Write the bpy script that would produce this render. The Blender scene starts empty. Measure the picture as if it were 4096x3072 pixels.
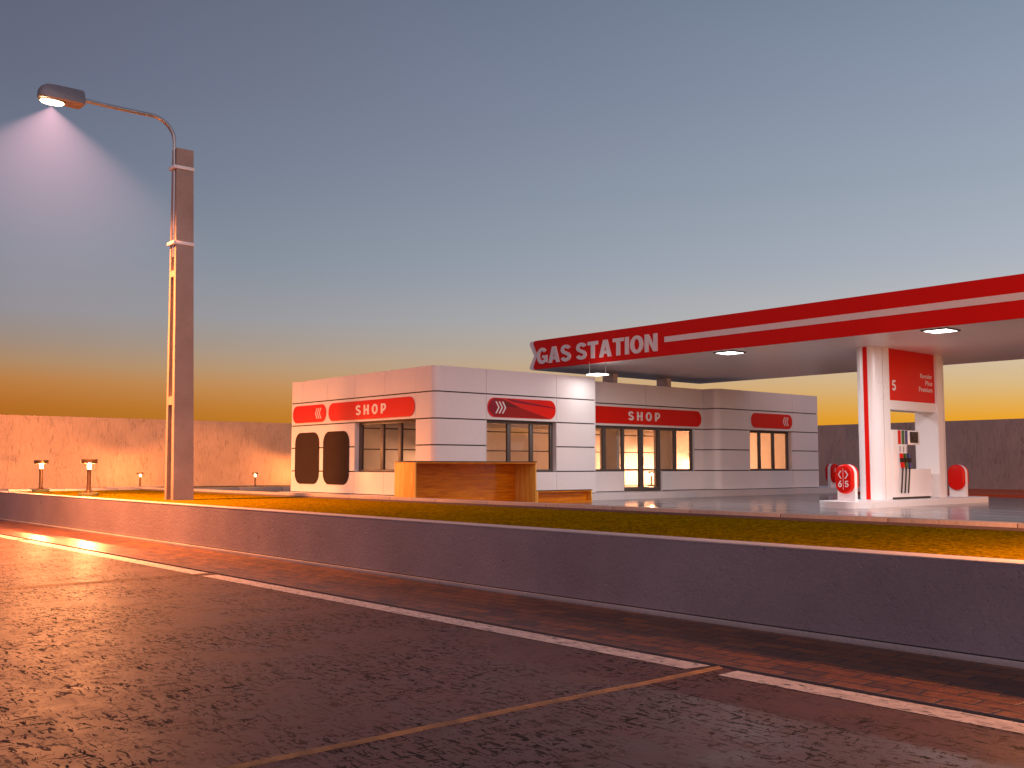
import bpy, bmesh, math, random
from mathutils import Vector, Matrix
random.seed(7)
R = math.radians
scene = bpy.context.scene
col = scene.collection

# ------------------------------------------------------------------ materials
def srgb(r, g, b):
    f = lambda c: (c/255/12.92) if c/255 <= .04045 else ((c/255+.055)/1.055)**2.4
    return (f(r), f(g), f(b), 1)

class NT:
    """small helper around a node tree"""
    def __init__(s, name):
        s.m = bpy.data.materials.new(name); s.m.use_nodes = True
        s.t = s.m.node_tree; s.n = s.t.nodes
        s.p = s.n['Principled BSDF']
        s.tc = s.n.new('ShaderNodeTexCoord')
    def add(s, ty, **kw):
        o = s.n.new(ty)
        for k, v in kw.items():
            if hasattr(o, k) and k not in ('Scale',): setattr(o, k, v)
        return o
    def link(s, a, b): s.t.links.new(a, b)
    def coords(s, scale=(1, 1, 1), rot=(0, 0, 0)):
        mp = s.n.new('ShaderNodeMapping'); mp.inputs['Scale'].default_value = scale; mp.inputs['Rotation'].default_value = rot
        g = s.n.new('ShaderNodeNewGeometry')
        s.link(g.outputs['Position'], mp.inputs['Vector']); return mp.outputs['Vector']
    def noise(s, vec, scale, detail=4, rough=.55, dist=0):
        o = s.n.new('ShaderNodeTexNoise'); s.link(vec, o.inputs['Vector'])
        o.inputs['Scale'].default_value = scale; o.inputs['Detail'].default_value = detail
        o.inputs['Roughness'].default_value = rough; o.inputs['Distortion'].default_value = dist
        return o.outputs['Fac']
    def ramp(s, fac, stops):
        o = s.n.new('ShaderNodeValToRGB'); s.link(fac, o.inputs['Fac'])
        e = o.color_ramp.elements
        while len(e) < len(stops): e.new(.5)
        for el, (p, c) in zip(e, stops):
            el.position = p; el.color = c if len(c) == 4 else (*c, 1)
        return o.outputs['Color']
    def mix(s, fac, a, b, mode='MIX'):
        o = s.n.new('ShaderNodeMix'); o.data_type = 'RGBA'; o.blend_type = mode
        for sock, v in ((o.inputs[0], fac), (o.inputs[6], a), (o.inputs[7], b)):
            if hasattr(v, 'links'): s.link(v, sock)
            else: sock.default_value = v
        return o.outputs[2]
    def math(s, op, a, b=0):
        o = s.n.new('ShaderNodeMath'); o.operation = op
        for sock, v in ((o.inputs[0], a), (o.inputs[1], b)):
            if hasattr(v, 'links'): s.link(v, sock)
            else: sock.default_value = v
        return o.outputs[0]
    def bump(s, h, strength=.3, dist=.02):
        o = s.n.new('ShaderNodeBump'); o.inputs['Strength'].default_value = strength; o.inputs['Distance'].default_value = dist
        s.link(h, o.inputs['Height']); s.link(o.outputs['Normal'], s.p.inputs['Normal'])
    def set(s, color=None, rough=None, metal=None, spec=None):
        for nm, v in (('Base Color', color), ('Roughness', rough), ('Metallic', metal), ('Specular IOR Level', spec)):
            if v is None: continue
            if hasattr(v, 'links'): s.link(v, s.p.inputs[nm])
            else: s.p.inputs[nm].default_value = v if not isinstance(v, tuple) or len(v) == 4 else (*v, 1)
        return s

def paint(name, c, rough=.4, metal=0, var=.12, scale=3, bump=0, spec=.5):
    """painted surface with slight cloudiness, dust and roughness change"""
    t = NT(name); v = t.coords()
    n1 = t.noise(v, scale, 5, .6); n2 = t.noise(v, scale*14, 3, .6)
    a = tuple(x*(1-var) for x in c[:3]); b = tuple(min(1, x*(1+var*.6)) for x in c[:3])
    k = t.mix(.35, n1, n2)
    colr = t.ramp(k, [(.3, a), (.7, b)])
    rg = t.ramp(n1, [(.3, (max(rough-.08, .02),)*3), (.75, (min(rough+.12, 1),)*3)])
    t.set(colr, rg, metal, spec)
    if bump: t.bump(n2, bump, .01)
    return t.m

def emit(name, c, s):
    t = NT(name); t.p.inputs['Base Color'].default_value = (.8, .8, .8, 1)
    t.p.inputs['Emission Color'].default_value = (*c, 1); t.p.inputs['Emission Strength'].default_value = s
    return t.m

M = {}
M['white'] = paint('white_panel_paint', (.74, .72, .72), .42, var=.05, scale=.6)
M['white_trim'] = paint('white_enamel', (.82, .80, .80), .32, var=.012, scale=.8)
M['groove'] = paint('dark_joint', (.035, .026, .022), .7)
M['seam'] = paint('pale_joint', (.30, .26, .26), .7)
M['red'] = paint('red_enamel', (.68, .008, .003), .38, var=.05, scale=.6, spec=.2)
M['red_dark'] = paint('deep_red_enamel', (.17, .006, .006), .4, var=.05, spec=.15)
M['red_wine'] = paint('wine_red_enamel', (.26, .006, .022), .4, var=.05, spec=.15)
M['red_mid'] = paint('mid_red_enamel', (.30, .007, .006), .4, var=.05, spec=.15)
M['frame'] = paint('brown_grey_aluminium', (.085, .072, .062), .45)
M['brown_panel'] = paint('matt_brown_panel', (.050, .030, .019), .85, var=.04, spec=.1)
M['letter'] = paint('letter_white', (.78, .74, .73), .45, var=.03)
M['roof'] = paint('roof_felt', (.30, .29, .29), .8, var=.2, scale=2, bump=.2)
M['soffit'] = paint('canopy_soffit_paint', (.88, .84, .82), .36, var=.04, scale=.5)
M['plinth'] = paint('pale_concrete', (.62, .58, .57), .6, var=.10, scale=1.5, bump=.15)
M['galv'] = paint('galvanised_steel', (.42, .42, .43), .32, .85, var=.12, scale=6)
M['lamp_shell'] = paint('lamp_housing_grey', (.20, .20, .22), .4, .35, var=.1, scale=8)
M['lamp_under'] = paint('lamp_reflector_rim', (.45, .33, .2), .4, .5)
M['bronze'] = paint('bronze_metal', (.22, .12, .05), .35, .7, var=.15, scale=14)
M['moss_stone'] = paint('mossy_stone', (.20, .21, .08), .85, var=.35, scale=18, bump=.4)
M['black_rubber'] = paint('black_rubber', (.018, .014, .012), .55)
M['screen'] = paint('dark_screen', (.03, .018, .012), .25)
M['grey_plastic'] = paint('grey_plastic', (.33, .30, .29), .5)
M['green'] = paint('green_plastic', (.03, .11, .022), .4)
M['blue'] = paint('blue_plastic', (.032, .045, .19), .4)
M['inner_wall'] = paint('interior_white', (.74, .70, .66), .6, var=.05)
M['inner_floor'] = paint('interior_floor', (.5, .45, .4), .4, var=.1)
M['terracotta'] = paint('terracotta_mulch', (.50, .072, .009), .85, var=.18, scale=3, bump=.3)
def lampglass():
    t = NT('warm_lamp_glass'); n = t.n
    tr = n.new('ShaderNodeBsdfTransparent'); em = n.new('ShaderNodeEmission'); ad = n.new('ShaderNodeAddShader')
    tr.inputs[0].default_value = (.96, .94, .9, 1); em.inputs['Color'].default_value = (1, .62, .30, 1); em.inputs['Strength'].default_value = 9
    t.link(tr.outputs[0], ad.inputs[0]); t.link(em.outputs[0], ad.inputs[1]); t.link(ad.outputs[0], n['Material Output'].inputs['Surface']); return t.m
M['bollard_glow'] = lampglass()
M['street_glow'] = emit('street_lamp_glass', (1, .80, .52), 14)
M['canopy_glow_soft'] = emit('hanging_lamp_glass', (1, .95, .92), 3.2)
M['canopy_glow'] = emit('canopy_lamp_glass', (1, .95, .92), 10)

def glass():
    t = NT('window_glass'); n = t.n
    tr = n.new('ShaderNodeBsdfTransparent'); gl = n.new('ShaderNodeBsdfGlossy'); mx = n.new('ShaderNodeMixShader'); fr = n.new('ShaderNodeFresnel')
    tr.inputs[0].default_value = (.90, .86, .82, 1); gl.inputs['Roughness'].default_value = .03; fr.inputs[0].default_value = 1.45
    t.link(fr.outputs[0], mx.inputs[0]); t.link(tr.outputs[0], mx.inputs[1]); t.link(gl.outputs[0], mx.inputs[2])
    t.link(mx.outputs[0], n['Material Output'].inputs['Surface']); return t.m
M['glass'] = glass()

def concrete(name, c, rough, pit=1.0, scale=1.0, streak=False):
    t = NT(name); v = t.coords()
    big = t.noise(v, .8*scale, 5, .6); fine = t.noise(v, 26*scale, 5, .65)
    pits = t.ramp(t.noise(v, 24*scale, 3, .6), [(.32, (0, 0, 0)), (.46, (1, 1, 1))])
    a = tuple(x*.72 for x in c); b = tuple(x*1.15 for x in c)
    base = t.ramp(t.mix(.4, big, fine), [(.3, a), (.72, b)])
    spots = t.ramp(t.noise(v, 6.5*scale, 2, .4), [(.20, (.40, .30, .26)), (.235, (1, 1, 1))])
    base = t.mix(1, base, spots, 'MULTIPLY')
    
    t.set(base, rough, 0, .35)
    h = t.mix(.45, pits, t.noise(v, 30*scale, 4, .7))
    t.bump(h, .6*pit, .03)
    return t.m
M['concrete_wall'] = concrete('rough_cast_concrete', (.30, .25, .275), .75, .6, 1.0)
M['concrete_cap'] = concrete('smooth_concrete_cap', (.42, .37, .37), .7, .4, 1.0)
M['pole_concrete'] = concrete('pole_concrete', (.37, .285, .24), .8, .35, 1.3)
M['pole_rough'] = concrete('pole_exposed_aggregate', (.24, .17, .11), .9, 1.6, 1.6)

def streaky(name, c, sc=1.0, strength=.9):
    """render with long vertical trowel scratches"""
    t = NT(name)
    v = t.coords((1, 1, .14)); v2 = t.coords()
    wig = t.noise(v2, .9, 2, .5)
    s1 = t.noise(v, 9.5*sc, 2, .5, .5)
    cracks = t.ramp(t.math('ABSOLUTE', t.math('SUBTRACT', s1, .5)), [(0, (0, 0, 0)), (.014, (1, 1, 1))])
    mask = t.ramp(t.noise(t.coords((1, 1, .35)), 2.6*sc, 3, .6), [(.42, (0, 0, 0)), (.6, (1, 1, 1))])
    line = t.mix(mask, (1, 1, 1, 1), cracks)
    base = t.ramp(t.mix(.5, wig, t.noise(v, 16*sc, 3)), [(.3, tuple(x*.8 for x in c)), (.7, tuple(x*1.12 for x in c))])
    base = t.mix(.55, base, t.mix(1, base, line, 'MULTIPLY'))
    t.set(base, .8, 0, .25); t.bump(line, strength, .03); return t.m
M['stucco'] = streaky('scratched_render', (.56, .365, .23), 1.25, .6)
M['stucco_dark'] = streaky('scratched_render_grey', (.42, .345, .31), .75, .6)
M['kerb_stone'] = streaky('kerb_stone', (.46, .38, .34), 2.2, .4)
M['kerb_base'] = concrete('kerb_footing', (.15, .11, .11), .8, .5)

def wood(name, along_z=False):
    t = NT(name)
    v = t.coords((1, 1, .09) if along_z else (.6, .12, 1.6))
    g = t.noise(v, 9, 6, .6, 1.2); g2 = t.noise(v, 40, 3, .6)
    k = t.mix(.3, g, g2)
    c = t.ramp(k, [(.30, (.62, .27, .03)), (.5, (.80, .44, .075)), (.70, (.90, .60, .16))] if along_z else [(.30, (.32, .080, .001)), (.5, (.53, .160, .002)), (.70, (.74, .28, .005))])  # paler upright stops paint lamplight into the end panels
    t.set(c, .55 if along_z else .22, 0, .4); t.bump(k, .08, .01)
    t.p.inputs['Coat Weight'].default_value = .0 if along_z else .3; t.p.inputs['Coat Roughness'].default_value = .12
    return t.m
M['wood'] = wood('varnished_wood'); M['wood_lit_end'] = wood('varnished_wood_lit_upright', True)
M['wood_top'] = paint('dark_wood_top', (.05, .022, .012), .3, var=.3, scale=20)

def road_mat():
    t = NT('worn_concrete_road'); v = t.coords()
    big = t.noise(v, .35, 4, .55); mid = t.noise(v, 2.2, 5, .6)
    base = t.ramp(t.mix(.45, big, mid), [(.3, (.070, .036, .032)), (.7, (.120, .063, .053))])
    # short dark flecks, in drifts
    st = t.coords((1.7, 6.5, 1), (0, 0, R(14))); st2 = t.coords((6.5, 2.4, 1), (0, 0, R(-12)))
    f1 = t.ramp(t.noise(st, 3.6, 2, .75, .9), [(.572, (1, 1, 1)), (.584, (0, 0, 0))])
    f2 = t.ramp(t.noise(st2, 3.0, 2, .75, .9), [(.60, (1, 1, 1)), (.612, (0, 0, 0))])
    fl = t.mix(1, f1, f2, 'MULTIPLY')
    drift = t.ramp(t.noise(v, .85, 4, .65), [(.36, (0, 0, 0)), (.54, (1, 1, 1))])
    holes = t.ramp(t.noise(t.coords((1, 1.8, 1)), 5.5, 3, .6), [(.25, (0, 0, 0)), (.30, (1, 1, 1))])
    fl = t.mix(drift, (1, 1, 1, 1), t.mix(1, fl, holes, 'MULTIPLY'))
    dark = t.mix(fl, (.006, .006, .009, 1), base)
    light = t.ramp(t.noise(t.coords((4, 9, 1)), 2.2, 2, .5), [(.73, (0, 0, 0)), (.78, (1, 1, 1))])
    dark = t.mix(t.math('MULTIPLY', light, .45), dark, (.40, .26, .20, 1))
    # the tyre-polished surface: glossier where smooth, matt in the flecks
    rg = t.ramp(mid, [(.3, (.42,)*3), (.75, (.60,)*3)])
    rg = t.mix(fl, (.9, .9, .9, 1), rg)
    t.set(dark, rg, 0, .20)
    h = t.mix(.25, fl, t.noise(v, 60, 3, .6)); t.bump(h, .22, .012)
    return t.m
M['road'] = road_mat()

M['joint'] = paint('lamplit_joint_bead', (.22, .115, .045), .55, var=.8, scale=4, bump=.3)  # tan bead paints the orange lamplight caught on the joint lips
def line_mat():
    t = NT('worn_white_road_paint'); v = t.coords()
    st = t.coords((2.0, 7.5, 1), (0, 0, R(14)))
    f1 = t.ramp(t.noise(st, 3.9, 2, .75, .9), [(.59, (1, 1, 1)), (.615, (0, 0, 0))])
    c = t.ramp(t.noise(v, 6, 5, .65), [(.3, (.34, .29, .27)), (.65, (.56, .50, .47))])
    c = t.mix(f1, (.035, .035, .045, 1), c)
    t.set(c, .5); t.bump(f1, .3, .01); return t.m
M['line'] = line_mat()

def brick_mat():
    t = NT('brick_gutter'); v = t.coords()
    wob = t.noise(v, 2.5, 3, .6)
    ad = t.n.new('ShaderNodeVectorMath'); ad.operation = 'MULTIPLY_ADD'
    t.link(wob, ad.inputs[0]); ad.inputs[1].default_value = (.10, .03, 0); t.link(v, ad.inputs[2])
    b = t.n.new('ShaderNodeTexBrick'); t.link(ad.outputs[0], b.inputs['Vector'])
    b.inputs['Scale'].default_value = 1; b.inputs['Brick Width'].default_value = .44; b.inputs['Row Height'].default_value = .215
    b.inputs['Mortar Size'].default_value = .018; b.inputs['Mortar Smooth'].default_value = .5; b.inputs['Bias'].default_value = -.1
    b.inputs['Color1'].default_value = (.17, .062, .018, 1); b.inputs['Color2'].default_value = (.060, .026, .017, 1)
    b.inputs['Mortar'].default_value = (.03, .025, .028, 1)
    n = t.noise(v, 9, 5, .65)
    c = t.mix(.55, b.outputs['Color'], t.mix(1, b.outputs['Color'], t.ramp(n, [(.3, (.3, .3, .3)), (.7, (1.5, 1.4, 1.3))]), 'MULTIPLY'))
    rg = t.ramp(n, [(.3, (.28,)*3), (.7, (.48,)*3)])
    t.set(c, rg, 0, .5)
    h = t.mix(.3, t.math('SUBTRACT', 1, b.outputs['Fac']), n); t.bump(h, .38, .02); return t.m
M['brick'] = brick_mat()

def slab_mat():
    t = NT('wet_forecourt_concrete'); v = t.coords()
    big = t.noise(v, .5, 5, .6); st = t.noise(t.coords((.4, 2.5, 1)), 2, 5, .65)
    c = t.ramp(t.mix(.5, big, st), [(.3, (.060, .058, .066)), (.7, (.115, .108, .116))])
    rg = t.ramp(st, [(.35, (.10,)*3), (.7, (.24,)*3)])
    t.set(c, rg, 0, .55); t.bump(st, .05, .01); return t.m
M['slab'] = slab_mat()

def grass_mat():
    t = NT('short_dry_grass'); v = t.coords()
    f = t.noise(v, 11, 5, .8); b = t.noise(v, 1.1, 4, .6); f2 = t.noise(t.coords((1, 1.6, 1)), 24, 3, .75)
    k = t.mix(.5, f, f2)
    c = t.ramp(k, [(.38, (.030, .020, .001)), (.52, (.20, .128, .001)), (.62, (.50, .32, .004))])
    c = t.mix(.5, c, t.mix(1, c, t.ramp(b, [(.3, (.72, .75, .7)), (.7, (1.25, 1.2, 1.1))]), 'MULTIPLY'))
    t.set(c, .9, 0, .0); t.bump(k, 1.0, .06); return t.m
M['grass'] = grass_mat()
M['pavement'] = concrete('pale_paving', (.42, .36, .34), .6, .5)
M['earth'] = paint('bare_earth', (.10, .085, .07), .95, var=.3, scale=.3)

# ------------------------------------------------------------------ mesh helpers
class MB:
    """collects shapes, builds them as ONE mesh object"""
    def __init__(s): s.v = []; s.f = []; s.mi = []
    def quad(s, pts, mi=0):
        i = len(s.v); s.v += [tuple(p) for p in pts]; s.f.append(tuple(range(i, i+len(pts)))); s.mi.append(mi)
    def box(s, x0, x1, y0, y1, z0, z1, mi=0, bev=0):
        x0, x1 = min(x0, x1), max(x0, x1); y0, y1 = min(y0, y1), max(y0, y1); z0, z1 = min(z0, z1), max(z0, z1)
        if bev:
            bm = bmesh.new(); bmesh.ops.create_cube(bm, size=1)
            for v in bm.verts: v.co = Vector(((x0+x1)/2+v.co.x*(x1-x0), (y0+y1)/2+v.co.y*(y1-y0), (z0+z1)/2+v.co.z*(z1-z0)))
            bmesh.ops.bevel(bm, geom=list(bm.edges), offset=bev, segments=2, affect='EDGES', profile=.5)
            return s.bm(bm, mi)
        i = len(s.v)
        s.v += [(x0, y0, z0), (x1, y0, z0), (x1, y1, z0), (x0, y1, z0), (x0, y0, z1), (x1, y0, z1), (x1, y1, z1), (x0, y1, z1)]
        for f in ((3, 2, 1, 0), (4, 5, 6, 7), (0, 1, 5, 4), (1, 2, 6, 5), (2, 3, 7, 6), (3, 0, 4, 7)):
            s.f.append(tuple(i+k for k in f)); s.mi.append(mi)
    def bm(s, bm, mi=0):
        i = len(s.v); bm.verts.index_update()
        s.v += [tuple(v.co) for v in bm.verts]
        for f in bm.faces: s.f.append(tuple(i+v.index for v in f.verts)); s.mi.append(mi)
        bm.free()
    def prism(s, poly, O, U, V, W, mi=0, cap=True):
        """polygon (u,v) in plane O+uU+vV, extruded by vector W (front face at O+W)"""
        O, U, V, W = map(Vector, (O, U, V, W)); n = len(poly); i = len(s.v)
        flip = U.cross(V).dot(W) < 0
        if flip: poly = poly[::-1]
        for k in (0, 1):
            for (u, v) in poly: s.v.append(tuple(O+U*u+V*v+W*k))
        s.f.append(tuple(i+n+k for k in range(n))); s.mi.append(mi)
        s.f.append(tuple(i+k for k in range(n))[::-1]); s.mi.append(mi)
        for k in range(n):
            j = (k+1) % n; s.f.append((i+k, i+j, i+n+j, i+n+k)); s.mi.append(mi)
    def lathe(s, prof, c, seg=32, mi=0):
        i = len(s.v); n = len(prof)
        for k in range(seg):
            a = 2*math.pi*k/seg
            for (r, z) in prof: s.v.append((c[0]+r*math.cos(a), c[1]+r*math.sin(a), c[2]+z))
        for k in range(seg):
            k2 = (k+1) % seg
            for j in range(n-1):
                s.f.append((i+k*n+j, i+k2*n+j, i+k2*n+j+1, i+k*n+j+1)); s.mi.append(mi)
        s.f.append(tuple(i+k*n for k in range(seg))[::-1]); s.mi.append(mi)
        s.f.append(tuple(i+k*n+n-1 for k in range(seg))); s.mi.append(mi)
    def tube(s, pts, r, seg=14, mi=0):
        pts = [Vector(p) for p in pts]; i = len(s.v); n = len(pts)
        rs = r if isinstance(r, (list, tuple)) else [r]*n
        up = Vector((0, 0, 1))
        for k, p in enumerate(pts):
            d = (pts[min(k+1, n-1)]-pts[max(k-1, 0)]).normalized()
            ref = Vector((1, 0, 0)) if abs(d.x) < .9 else up
            a = d.cross(ref).normalized(); b = d.cross(a).normalized()
            for j in range(seg):
                t = 2*math.pi*j/seg; s.v.append(tuple(p+(a*math.cos(t)+b*math.sin(t))*rs[k]))
        for k in range(n-1):
            for j in range(seg):
                j2 = (j+1) % seg; s.f.append((i+k*seg+j, i+k*seg+j2, i+(k+1)*seg+j2, i+(k+1)*seg+j)); s.mi.append(mi)
        s.f.append(tuple(i+j for j in range(seg))[::-1]); s.mi.append(mi)
        s.f.append(tuple(i+(n-1)*seg+j for j in range(seg))); s.mi.append(mi)
    def build(s, name, mats, parent=None, smooth=0, origin=None, recalc=True):
        me = bpy.data.meshes.new(name)
        off = Vector(parent.matrix_world.translation) if parent else Vector(origin or (0, 0, 0))
        if parent: off = world_loc(parent)
        me.from_pydata([tuple(Vector(v)-off) for v in s.v], [], s.f)
        if not isinstance(mats, (list, tuple)): mats = [mats]
        for m in mats: me.materials.append(m)
        me.polygons.foreach_set('material_index', s.mi)
        if recalc:
            bm = bmesh.new(); bm.from_mesh(me); bmesh.ops.remove_doubles(bm, verts=bm.verts, dist=1e-5)
            bmesh.ops.recalc_face_normals(bm, faces=bm.faces); bm.to_mesh(me); bm.free()
        if smooth:
            me.polygons.foreach_set('use_smooth', [True]*len(me.polygons)); me.set_sharp_from_angle(angle=R(smooth))
        me.update()
        o = bpy.data.objects.new(name, me); col.objects.link(o)
        if parent: o.parent = parent
        else: o.location = off
        return o

def world_loc(o):
    v = Vector((0, 0, 0))
    while o: v = v+o.location; o = o.parent
    return v

def tag(o, label=None, cat=None, group=None, kind=None):
    if label: o['label'] = label
    if cat: o['category'] = cat
    if group: o['group'] = group
    if kind: o['kind'] = kind
    return o
def thing(name, label, cat, loc, group=None):
    o = bpy.data.objects.new(name, None); col.objects.link(o); o.location = loc; o.empty_display_size = .2
    return tag(o, label, cat, group)
def struct(mb, name, m, kind='structure', **k):
    return tag(mb.build(name, m, **k), kind=kind)
def copy_tree(o, parent=None):
    c = o.copy(); col.objects.link(c); c.parent = parent
    for ch in o.children: copy_tree(ch, c)
    return c

def rrect(w, h, r, seg=10):
    """rounded rectangle outline centred on 0,0 (counter-clockwise)"""
    r = min(r, w/2, h/2); pts = []
    for cx, cy, a0 in ((w/2-r, h/2-r, 0), (-w/2+r, h/2-r, 90), (-w/2+r, -h/2+r, 180), (w/2-r, -h/2+r, 270)):
        for k in range(seg+1):
            a = R(a0+90*k/seg); pts.append((cx+r*math.cos(a), cy+r*math.sin(a)))
    out = [pts[0]]
    for p in pts[1:]:
        if math.hypot(p[0]-out[-1][0], p[1]-out[-1][1]) > 1e-5: out.append(p)
    if math.hypot(out[0][0]-out[-1][0], out[0][1]-out[-1][1]) < 1e-5: out.pop()
    return out

def text_mesh(name, body, O, U, V, N, w, h, depth, mat, parent, bold=.0, spacing=1.0, align='C'):
    """lettering fitted to a w x h box at O (its centre, or right/left end) in plane U,V, standing out along N"""
    cu = bpy.data.curves.new('lettering_curve', 'FONT'); cu.body = body; cu.size = 1; cu.offset = bold; cu.space_character = spacing
    cu.resolution_u = 4
    tmp = bpy.data.objects.new('lettering_tmp', cu); col.objects.link(tmp)
    dg = bpy.context.evaluated_depsgraph_get(); me = bpy.data.meshes.new_from_object(tmp.evaluated_get(dg))
    bpy.data.objects.remove(tmp); bpy.data.curves.remove(cu)
    xs = [v.co.x for v in me.vertices]; ys = [v.co.y for v in me.vertices]
    x0, x1, y0, y1 = min(xs), max(xs), min(ys), max(ys)
    sy = h/(y1-y0) if h else None; sx = w/(x1-x0) if w else sy
    if not h: sy = sx
    ax = {'C': (x0+x1)/2, 'L': x0, 'R': x1}[align]; ay = (y0+y1)/2
    O, U, V, N = map(Vector, (O, U, V, N)); off = world_loc(parent)
    bm = bmesh.new(); bm.from_mesh(me); bpy.data.meshes.remove(me)
    r = bmesh.ops.extrude_face_region(bm, geom=list(bm.faces))
    top = {e for e in r['geom'] if isinstance(e, bmesh.types.BMVert)}
    for v in bm.verts:
        k = depth if v in top else 0
        v.co = O+U*((v.co.x-ax)*sx)+V*((v.co.y-ay)*sy)+N*k-off
    bmesh.ops.recalc_face_normals(bm, faces=bm.faces)
    m2 = bpy.data.meshes.new(name); bm.to_mesh(m2); bm.free(); m2.materials.append(mat)
    o = bpy.data.objects.new(name, m2); col.objects.link(o); o.parent = parent
    return o

def ribbon(spine, t):
    n = len(spine); L_, R_ = [], []
    for i in range(n):
        a = Vector(spine[max(i-1, 0)]); b = Vector(spine[min(i+1, n-1)]); d = (b-a).normalized(); nn = Vector((-d.y, d.x))*t/2; p = Vector(spine[i])
        L_.append(tuple(p+nn)); R_.append(tuple(p-nn))
    return L_+R_[::-1]
def ea(cx, cy, rx, ry, a0, a1, n=14): return [(cx+rx*math.cos(R(a0+(a1-a0)*k/n)), cy+ry*math.sin(R(a0+(a1-a0)*k/n))) for k in range(n+1)]
def glyph(c):
    """heavy grotesque capitals and figures: polygons in a box of height 1, and the advance width"""
    t, h = .235, .205
    if c == 'I': return [[(0, 0), (t, 0), (t, 1), (0, 1)]], t
    if c == 'T': w = .70; m = w/2; return [[(m-t/2, 0), (m+t/2, 0), (m+t/2, 1-h), (w, 1-h), (w, 1), (0, 1), (0, 1-h), (m-t/2, 1-h)]], w
    if c == 'H': w = .74; return [[(0, 0), (t, 0), (t, .40), (w-t, .40), (w-t, 0), (w, 0), (w, 1), (w-t, 1), (w-t, .60), (t, .60), (t, 1), (0, 1)]], w
    if c == 'N': w = .76; return [[(0, 0), (t-.01, 0), (t-.01, .60), (w-t, 0), (w, 0), (w, 1), (w-t+.01, 1), (w-t+.01, .40), (t, 1), (0, 1)]], w
    if c == 'A':
        w = .82; m = w/2
        l_ = [(0, 0), (.235, 0), (.29, .19), (m, .19), (m, .365), (.335, .365), (m, .70), (m, 1), (.27, 1)]
        return [l_, [(w-x, y) for x, y in l_][::-1]], w
    if c == 'O':
        w = .82; out = ea(w/2, .5, w/2, .515, 90, 270, 20); inn = ea(w/2, .5, w/2-.235, .515-.195, 270, 90, 20)
        a = out+inn; return [a, [(w-x, y) for x, y in a][::-1]], w
    if c == 'S':
        w = .72; sp = ea(.36, .72, .25, .19, 18, 90, 8)+ea(.36, .72, .25, .19, 100, 235, 12)[0:]+ea(.36, .28, .255, .19, 55, -90, 14)+ea(.36, .28, .255, .19, -100, -165, 8)
        return [ribbon(sp, .205)], w
    if c == 'G':
        w = .80; sp = ea(.41, .5, .30, .405, 40, 305, 30)
        return [ribbon(sp, .21), [(.42, .52), (.42, .34), (.58, .34), (.58, .10), (.80, .06), (.80, .52)]], w
    if c == 'P':
        w = .70; sp = [(t, 1-h/2), (.38, 1-h/2)]+ea(.40, .66, .19, 1-h/2-.66, 88, -88, 14)+[(.38, .32+h/2-.10), (t, .32+h/2-.10)]
        return [[(0, 0), (t, 0), (t, 1), (0, 1)], ribbon(sp, h)], w
    if c == '5':
        w = .66; sp = [(.20, .415)]+ea(.32, .315, .235, .215, 120, -160, 22)
        return [[(.10, .52), (.20, .50), (.27, .82), (.60, .82), (.60, 1), (.12, 1), (.045, .46)], ribbon(ea(.325, .325, .235, .235, 135, -155, 24), .18)], w
    if c == '6':
        w = .68; a = ea(.34, .32, .335, .33, 90, 270, 16)+ea(.34, .32, .155, .16, 270, 90, 16)
        return [a, [(.68-x, y) for x, y in a][::-1], [(.02, .36), (.36, 1), (.58, 1), (.25, .45), (.10, .40)]], w
    return [], .30
def block_text(name, body, O, U, V, N, w, h, depth, mat, parent, gap=.10, space=.32, apart=False):
    O, U, V, N = map(Vector, (O, U, V, N)); x = 0; gl = []
    for c in body:
        if c == ' ': x += space-gap; continue
        p, aw = glyph(c); gl.append((x, p)); x += aw+gap
    tot = x-gap; sx, sy = w/tot, h; m = MB(); k = 0
    for x0, polys in gl:
        for j, p in enumerate(polys): m.prism([((u+x0-tot/2)*sx, (v-.5)*sy) for u, v in p], O, U, V, N*(depth+.0004*j))
    if not apart: return m.build(name, mat, parent, recalc=False)
    for x0, polys in gl:        # raised letters, one piece each
        m = MB()
        for j, p in enumerate(polys): m.prism([((u+x0-tot/2)*sx, (v-.5)*sy) for u, v in p], O, U, V, N*(depth+.0004*j))
        m.build('letter', mat, parent, recalc=False)

def stroke(pts, w):
    """a polyline of (u,v) points as round-ended stroke polygons, one per segment"""
    out = []
    for (a, b) in zip(pts, pts[1:]):
        a, b = Vector(a), Vector(b); d = (b-a).normalized(); n = Vector((-d.y, d.x)); poly = []
        ang = math.atan2(d.y, d.x)
        for k in range(7): t = ang-math.pi/2+math.pi*k/6; poly.append((b.x+w/2*math.cos(t), b.y+w/2*math.sin(t)))
        for k in range(7): t = ang+math.pi/2+math.pi*k/6; poly.append((a.x+w/2*math.cos(t), a.y+w/2*math.sin(t)))
        out.append(poly)
    return out
def chevron(uc, vc, w, h, sgn, t):
    """mitred chevron polygon, pointing to +u for sgn=1"""
    a = w*sgn; k = t*sgn*1.15
    return [(uc-a/2-k/2, vc+h/2), (uc-a/2+k/2, vc+h/2), (uc+a/2+k/2, vc), (uc-a/2+k/2, vc-h/2), (uc-a/2-k/2, vc-h/2), (uc+a/2-k/2, vc)]

X, Y, Z = Vector((1, 0, 0)), Vector((0, 1, 0)), Vector((0, 0, 1))
GZ = .895      # lawn level
FZ = .755      # forecourt level
PZ = .954      # top of the plinth round the shop

# ------------------------------------------------------------------ ground, road, wall, lawn
g = MB(); g.quad([(-700, -700, -.25), (700, -700, -.25), (700, 700, -.25), (-700, 700, -.25)])
struct(g, 'ground', M['earth'])

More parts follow.
